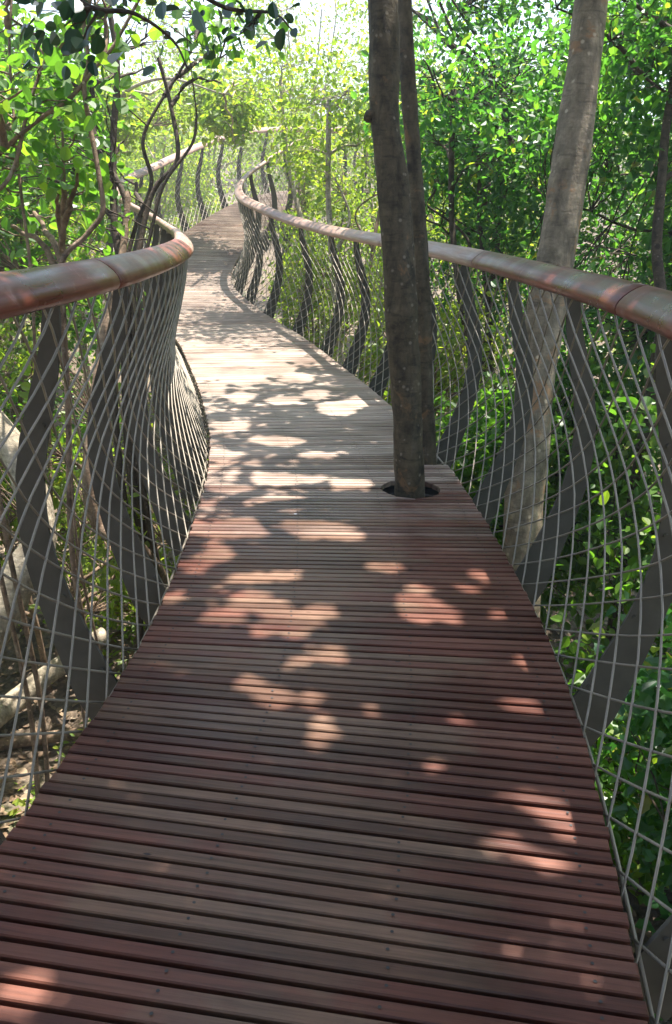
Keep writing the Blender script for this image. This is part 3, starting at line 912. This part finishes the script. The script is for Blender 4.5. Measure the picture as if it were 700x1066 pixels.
for x, y, cz, rx, ry, rz, sd, lb, nc in FT:
    rng = np.random.RandomState(sd); z0 = float(gz(x, y)); stems = []
    for k in range(4):
        a = rng.rand() * 6.28; r = rng.uniform(.25, .6)
        stems.append(([(x + .1 * math.cos(a), y, z0 - .1), (x + .25 * r * rx * math.cos(a), y + .3 * r * ry * math.sin(a), z0 + .5 * (cz - z0)), (x + r * rx * math.cos(a), y + r * ry * math.sin(a), cz + rz * .4)], .06, .02))
    plant('tree', lb, 'tree', (x, y, z0), stems, [(x, y, cz, rx, ry, rz)], (M['bark_pale'], M['leaf_lime']), sd,
          n_limb=16, n_clump=int(nc * 1.4), per=24, size=.10, spread=.2, thr=.0, flecks=False, limb_r=.03)

# ---------------- left: dark multi-stemmed shrub by the bend of the rail
def S(pts, t, r0, r1, ground=True):
    P = [at(x, y, t + dt) for x, y, dt in pts]
    if ground:
        g = P[0].copy(); g[2] = gz(g[0], g[1]) - .05; q = P[0]; P = [g] + [g + (q - g) * f + [.06 * math.sin(9 * f + x_), .06 * math.cos(7 * f + x_), 0] for f, x_ in ((.3, q[0]), (.6, q[0]), (.85, q[0]))] + P
    return (P, r0, r1)


t3 = 6.6
plant('shrub', 'dark many-stemmed shrub pressed against the bend of the left handrail', 'shrub', gbase(at(130, 400, t3)),
      [S([(132, 300, 0), (120, 240, 0), (118, 150, 0), (122, 65, -.1), (108, -20, -.2)], t3, .045, .022),
       S([(140, 300, 0), (150, 235, 0), (162, 195, 0), (185, 165, 0), (178, 110, 0), (165, 60, -.1)], t3, .032, .014),
       S([(128, 300, .1), (140, 240, .1), (158, 190, .1), (150, 140, 0), (190, 70, 0), (215, 20, -.1)], t3, .030, .010),
       S([(118, 310, .1), (132, 215, 0), (100, 150, 0), (96, 90, 0), (80, 0, 0)], t3, .036, .016),
       S([(145, 310, -.1), (160, 230, -.1), (172, 190, -.1), (200, 150, -.1), (205, 120, -.1)], t3, .022, .010)],
      [tuple(at(120, 90, t3)) + (1.05, 1.0, .95), tuple(at(90, 180, t3)) + (.75, .9, .7), tuple(at(195, 60, t3 + .3)) + (.6, .6, .5), tuple(at(130, 205, t3 + .2)) + (.4, .4, .35), tuple(at(140, 160, t3 + .2)) + (.38, .4, .34)], (M['bark_dark'], M['leaf_round']), 71,
      n_limb=22, n_clump=400, per=13, size=.080, shape='round', spread=.14, thr=-.05, flecks=False)
t4 = 4.3
plant('shrub', 'grey-brown branching shrub with round leaves left of the dark stems', 'shrub', gbase(at(60, 420, t4)),
      [S([(62, 285, 0), (90, 245, 0), (107, 220, 0), (102, 175, 0), (88, 95, 0), (92, 60, 0), (80, -20, -.1)], t4, .019, .011),
       S([(-30, 200, 0), (0, 160, 0), (40, 125, 0), (75, 100, 0), (100, 70, 0), (120, 45, 0), (150, -10, 0)], t4, .018, .009),
       S([(33, 290, .3), (22, 200, .3), (17, 150, .3), (10, 50, .3), (14, -20, .3)], t4, .012, .007),
       S([(66, 290, .5), (66, 200, .5), (64, 120, .5), (50, 40, .5)], t4, .011, .006),
       S([(-40, 240, 0), (10, 185, 0), (30, 110, 0), (48, 60, 0)], t4, .019, .009)],
      [tuple(at(60, 60, t4)) + (.85, .9, .75), tuple(at(30, 160, t4 + .5)) + (.65, .8, .6), tuple(at(140, 30, t4 + .4)) + (.5, .5, .4)], (M['bark_brown'], M['leaf_round']), 72,
      n_limb=16, n_clump=190, per=13, size=.066, shape='round', spread=.13, thr=-.05, flecks=False)
# near overhanging bough, its trunk left of the picture
tb = np.array([-2.7, 1.6, 0.0]); tb[2] = gz(-2.7, 1.6)
plant('tree', 'overhanging bough of large dark leaves at the top left above the handrail', 'tree', tuple(tb),
      [([tb, tb + [.1, .1, 2.0], tb + [.3, .4, 4.2], tb + [.9, .9, 6.0]], .10, .06),
       ([tb + [.3, .4, 4.2], at(-20, -120, 3.0), at(60, -75, 3.1), at(120, -30, 3.25), at(180, -22, 3.3), at(235, 8, 3.4), at(285, 14, 3.55), at(305, 32, 3.6)], .022, .003),
       ([tb + [.3, .4, 4.2], at(-70, -90, 2.8), at(0, -30, 2.9), at(45, -25, 3.0), at(95, 8, 3.05), at(140, 14, 3.1), at(180, 42, 3.2), at(196, 72, 3.2)], .020, .003)],
      [tuple(at(150, 28, 3.15)) + (.34, .30, .10), tuple(at(265, 22, 3.5)) + (.28, .25, .12), tuple(at(40, 10, 2.9)) + (.45, .3, .16),
       (-2.6, -1.6, 3.6, 1.5, 2.2, 2.1)],  # unseen leaf mass added behind the camera to darken the near deck
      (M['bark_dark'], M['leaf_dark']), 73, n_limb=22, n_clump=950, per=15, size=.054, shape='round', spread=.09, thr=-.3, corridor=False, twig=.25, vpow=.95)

# ---------------- left shrubs around and below
LS = [(-3.3, 4.0, -.9, .9, 1.2, .9, 81, 'sunlit lime shrub seen through the near left net', 'leaf_lime', 360),
      (-2.6, 6.9, -.55, 1.0, 1.3, 1.25, 82, 'bright green shrub under the bend of the left handrail', 'leaf_lime', 700),
      (-4.5, 5.2, -.5, 1.3, 1.5, 1.7, 83, 'lime shrub at the left edge behind the net', 'leaf_lime', 560),
      (-3.6, 8.9, 1.0, 1.3, 1.5, 2.8, 84, 'green shrub behind the dark stems by the rail bend', 'leaf_round', 760),
      (-6.0, 8.2, 1.6, 1.9, 1.8, 3.2, 85, 'tall sunlit shrub at the left edge above the handrail', 'leaf_lime', 900),
      (-5.2, 12.4, 1.6, 1.8, 1.8, 2.5, 86, 'yellow-green tree between the dark stems and far railing', 'leaf_lime', 620),
      (-4.9, 16.6, 1.4, 1.2, 1.6, 1.8, 87, 'small lime tree leaning over the far left railing', 'leaf_lime', 560)]
for x, y, cz, rx, ry, rz, sd, lb, lf, nc in LS:
    rng = np.random.RandomState(sd); z0 = float(gz(x, y)); stems = []
    for k in range(4):
        a = rng.rand() * 6.28; r = rng.uniform(.25, .65)
        stems.append(([(x + .1 * math.cos(a), y + .1 * math.sin(a), z0 - .05), (x + .35 * r * rx * math.cos(a), y + .3 * r * ry * math.sin(a), z0 + .45 * (cz - z0)), (x + r * rx * math.cos(a), y + r * ry * math.sin(a), cz + rz * .3)], .032, .014))
    ex_ = [tuple(at(150, 120, 14.0)) + (.8, .9, .6)] if sd == 87 else [(-2.2, 7.8, -1.75, 1.0, .8, .7), (-3.7, 6.9, -1.5, .9, .8, .8)] if sd == 82 else []
    plant('shrub' if sd < 86 else 'small_tree', lb, 'shrub' if sd < 86 else 'tree', (x, y, z0), stems, [(x, y, cz, rx, ry, rz)] + ex_, (M['bark_brown'], M[lf]), sd,
          n_limb=14, n_clump=int(nc * 1.7), per=18, size=.075, shape='oval', spread=.15, thr=.0, flecks=False, wtop=1.85 if sd == 87 else 2.5)


ob = (-4.4, 14.6, float(gz(-4.4, 14.6)))
plant('tree', 'lime-leaved tree whose bough hangs across the far end of the left handrail', 'tree', ob,
      [([ob, (-4.5, 14.7, -.6), (-4.3, 14.6, 1.4), (-3.8, 14.5, 2.9), (-2.9, 14.3, 3.4), (-1.9, 14.2, 3.2)], .07, .012)],
      [tuple(at(238, 142, 14.3)) + (.40, .8, .34), tuple(at(246, 112, 14.3)) + (.40, .8, .40), tuple(at(215, 100, 15.0)) + (.55, .9, .5), (-4.2, 14.6, 2.8, .9, 1.0, .7)], (M['bark_pale'], M['leaf_lime']), 88,
      n_limb=12, n_clump=330, per=20, size=.10, spread=.13, thr=-.45, flecks=False, wtop=1.75)


# ---------------- fallen boughs and a crooked trunk below on the left
def bough(name, label, pts, r0, r1, mat):
    o = Tubes(); D = dense(np.array(pts, float), 8); o.add(D, np.linspace(r0, r1, len(D)), 14, .14)
    root = o.build(name, M[mat])
    tag(root, label, 'fallen bough' if name == 'fallen_bough' else 'tree trunk')
    return root


def gp(px, py, lift=.08):
    z = -2.75
    for _ in range(4):
        p = on_plane(px, py, z + lift); z = float(gz(p[0], p[1]))
    return p


bough('fallen_bough', 'thick pale fallen bough lying on the ground at lower left', [gp(-60, 790, .12), gp(10, 735, .2), gp(60, 695, .35), gp(110, 660, .6)], .11, .08, 'bark_pale')
bough('fallen_bough', 'straight dark fallen bough lying below the pale one', [gp(-60, 790, .05), gp(20, 772, .06), gp(120, 758, .06), gp(190, 742, .06)], .06, .045, 'bark_brown')
bough('leaning_trunk', 'crooked brown trunk leaning across the lower left corner of the net', [gp(-90, 790, 0), at(-30, 690, 5.6), at(15, 610, 5.5), at(40, 560, 5.5), at(20, 480, 5.5), at(-40, 400, 5.4)], .15, .09, 'bark_pale')
bough('curved_limb', 'curved brown limb sweeping behind the second left rib', [gp(190, 640, 0), at(150, 578, 6.4), at(105, 548, 6.3), at(92, 500, 6.2), at(98, 430, 6.2), at(112, 330, 6.3), at(128, 262, 6.45), at(134, 200, 6.5)], .07, .022, 'bark_brown')


# ---------------- ground cover
def scatter(name, label, cat, n, xr, yr, size, mat, shape, seed, lift=(.0, .05), flat=1.2, clump=None, updir=0.0):
    rng = np.random.RandomState(seed)
    x = rng.uniform(*xr, n); y = rng.uniform(*yr, n)
    if clump:
        cx = rng.uniform(*xr, clump); cy = rng.uniform(*yr, clump); k = rng.randint(0, clump, n)
        x = cx[k] + rng.normal(0, .16, n); y = cy[k] + rng.normal(0, .16, n)
    z = gz(x, y) + rng.uniform(*lift, n)
    pos = np.stack([x, y, z], 1)
    d = rng.normal(0, 1, (n, 3)) * np.array([1, 1, .25]) + np.array([0, 0, updir])
    nr = np.array([0, 0, flat]) + rng.normal(0, .4, (n, 3))
    o = leaves_mesh(name, pos, d, nr, size * np.clip(rng.normal(1, .3, n), .4, 1.8), shape, M[mat], None)
    tag(o, label, cat, kind='stuff')


scatter('leaf_litter', 'brown fallen leaves strewn over the forest floor', 'leaf litter', 26000, (-9, 3.5), (-1, 14), .075, 'leaf_dead', 'oval', 91, (0, .03))
scatter('undergrowth', 'low bright green seedlings covering the forest floor', 'undergrowth', 42000, (-11, 9), (-1, 24), .085, 'leaf_lime', 'lance', 92, (.03, .34), .9, 700, .35)

# ---------------- far woodland reading as one mass
def far_wood():
    rng = np.random.RandomState(99)
    P = []; Wd = Tubes()
    n = 0
    while n < 190:
        a = rng.uniform(-math.pi, math.pi); r = rng.uniform(20, 72)
        x, y = r * math.sin(a), 10 + r * math.cos(a)
        if -9 < x < 9 and -4 < y < 33: continue
        if n > 110 and y < 25: continue
        z = float(gz(x, y)); h = rng.uniform(4.5, 8)
        Wd.add([(x, y, z - .1), (x + .2, y, z + h * .5), (x + .1, y, z + h * .8)], [.14, .09, .04], 6)
        m = 1100 if y > 5 else 500
        rad = rng.uniform(1.6, 2.4)
        c = in_ell(rng, 46, [(x, y, z + h * .55, rad, rad, h * .45)])
        P.append(np.repeat(c, m // 46, 0) + rng.normal(0, .34, (46 * (m // 46), 3)))
        n += 1
    pos = np.vstack(P); k = len(pos)
    o = leaves_mesh('far_woodland', pos, rng.normal(0, 1, (k, 3)), np.array([0, 0, .7]) + rng.normal(0, .5, (k, 3)), .19 * np.clip(rng.normal(1, .25, k), .5, 1.6), 'oval', M['leaf_lime'], None)
    tag(o, 'pale sunlit woodland far behind the walkway', 'woodland', kind='stuff')
    Wd.build('woodland_trunks', M['bark_pale'], o)


far_wood()

# ------------------------------------------------------------------ light, air, camera
world = bpy.data.worlds.new('World'); SC.world = world; world.use_nodes = True
wn = world.node_tree; bg = wn.nodes['Background']
sky = wn.nodes.new('ShaderNodeTexSky'); sky.sky_type = 'NISHITA'; sky.sun_disc = False
el = math.atan2(1.0, math.hypot(SUN[0], SUN[1])); az = math.atan2(SUN[0], SUN[1])
sky.sun_elevation = el; sky.sun_rotation = az
sky.dust_density = 1.5
wn.links.new(sky.outputs[0], bg.inputs[0]); bg.inputs[1].default_value = .13
ld = bpy.data.lights.new('sun', 'SUN'); ld.energy = 5.0; ld.angle = math.radians(.53); ld.color = (1.0, .95, .88)
lo = bpy.data.objects.new('sun', ld); link(lo)
lo.rotation_euler = Vector((-SUN[0], -SUN[1], -SUN[2])).to_track_quat('-Z', 'Y').to_euler()
lo.location = (3, 5, 20)

def haze():
    x0, x1, y0, y1, z0, z1 = -263, 263, -256, 272, -6, 34
    V = [(x, y, z) for z in (z0, z1) for y in (y0, y1) for x in (x0, x1)]
    F = [(0, 2, 3, 1), (4, 5, 7, 6), (0, 1, 5, 4), (2, 6, 7, 3), (0, 4, 6, 2), (1, 3, 7, 5)]
    m, nt, out = new_mat('pale_air')
    v = nt.nodes.new('ShaderNodeVolumePrincipled')
    v.inputs['Color'].default_value = (.93, .96, .93, 1); v.inputs['Density'].default_value = HAZE; v.inputs['Anisotropy'].default_value = .35
    nt.links.new(v.outputs[0], out.inputs['Volume'])
    o = mesh_obj('haze', np.array(V, float), np.array(F), m)
    tag(o, 'pale sunlit air between the far trees', 'haze', kind='stuff')


HAZE = .0034
if HAZE: haze()
cd = bpy.data.cameras.new('camera'); cam = bpy.data.objects.new('camera', cd); link(cam)
cd.sensor_fit = 'VERTICAL'; cd.sensor_height = 36; cd.lens = FOC / 1066 * 36
cd.clip_start = .05; cd.clip_end = 2000
mw = Matrix(((Rv[0], Uv[0], -Fv[0], CAM[0]), (Rv[1], Uv[1], -Fv[1], CAM[1]), (Rv[2], Uv[2], -Fv[2], CAM[2]), (0, 0, 0, 1)))
cam.matrix_world = mw
SC.camera = cam
vs = SC.view_settings
SC.display_settings.display_device = 'sRGB'
vs.view_transform = 'Standard'; vs.look = 'None'; vs.gamma = 1; vs.exposure = 1.9
try:
    vs.use_curve_mapping = False
except Exception:
    pass
cy = SC.cycles
cy.max_bounces = 8; cy.diffuse_bounces = 4; cy.glossy_bounces = 3; cy.transmission_bounces = 6; cy.transparent_max_bounces = 8
cy.use_denoising = True
cy.sample_clamp_indirect = 6
print('script', round(time.time() - T0, 1), 's')
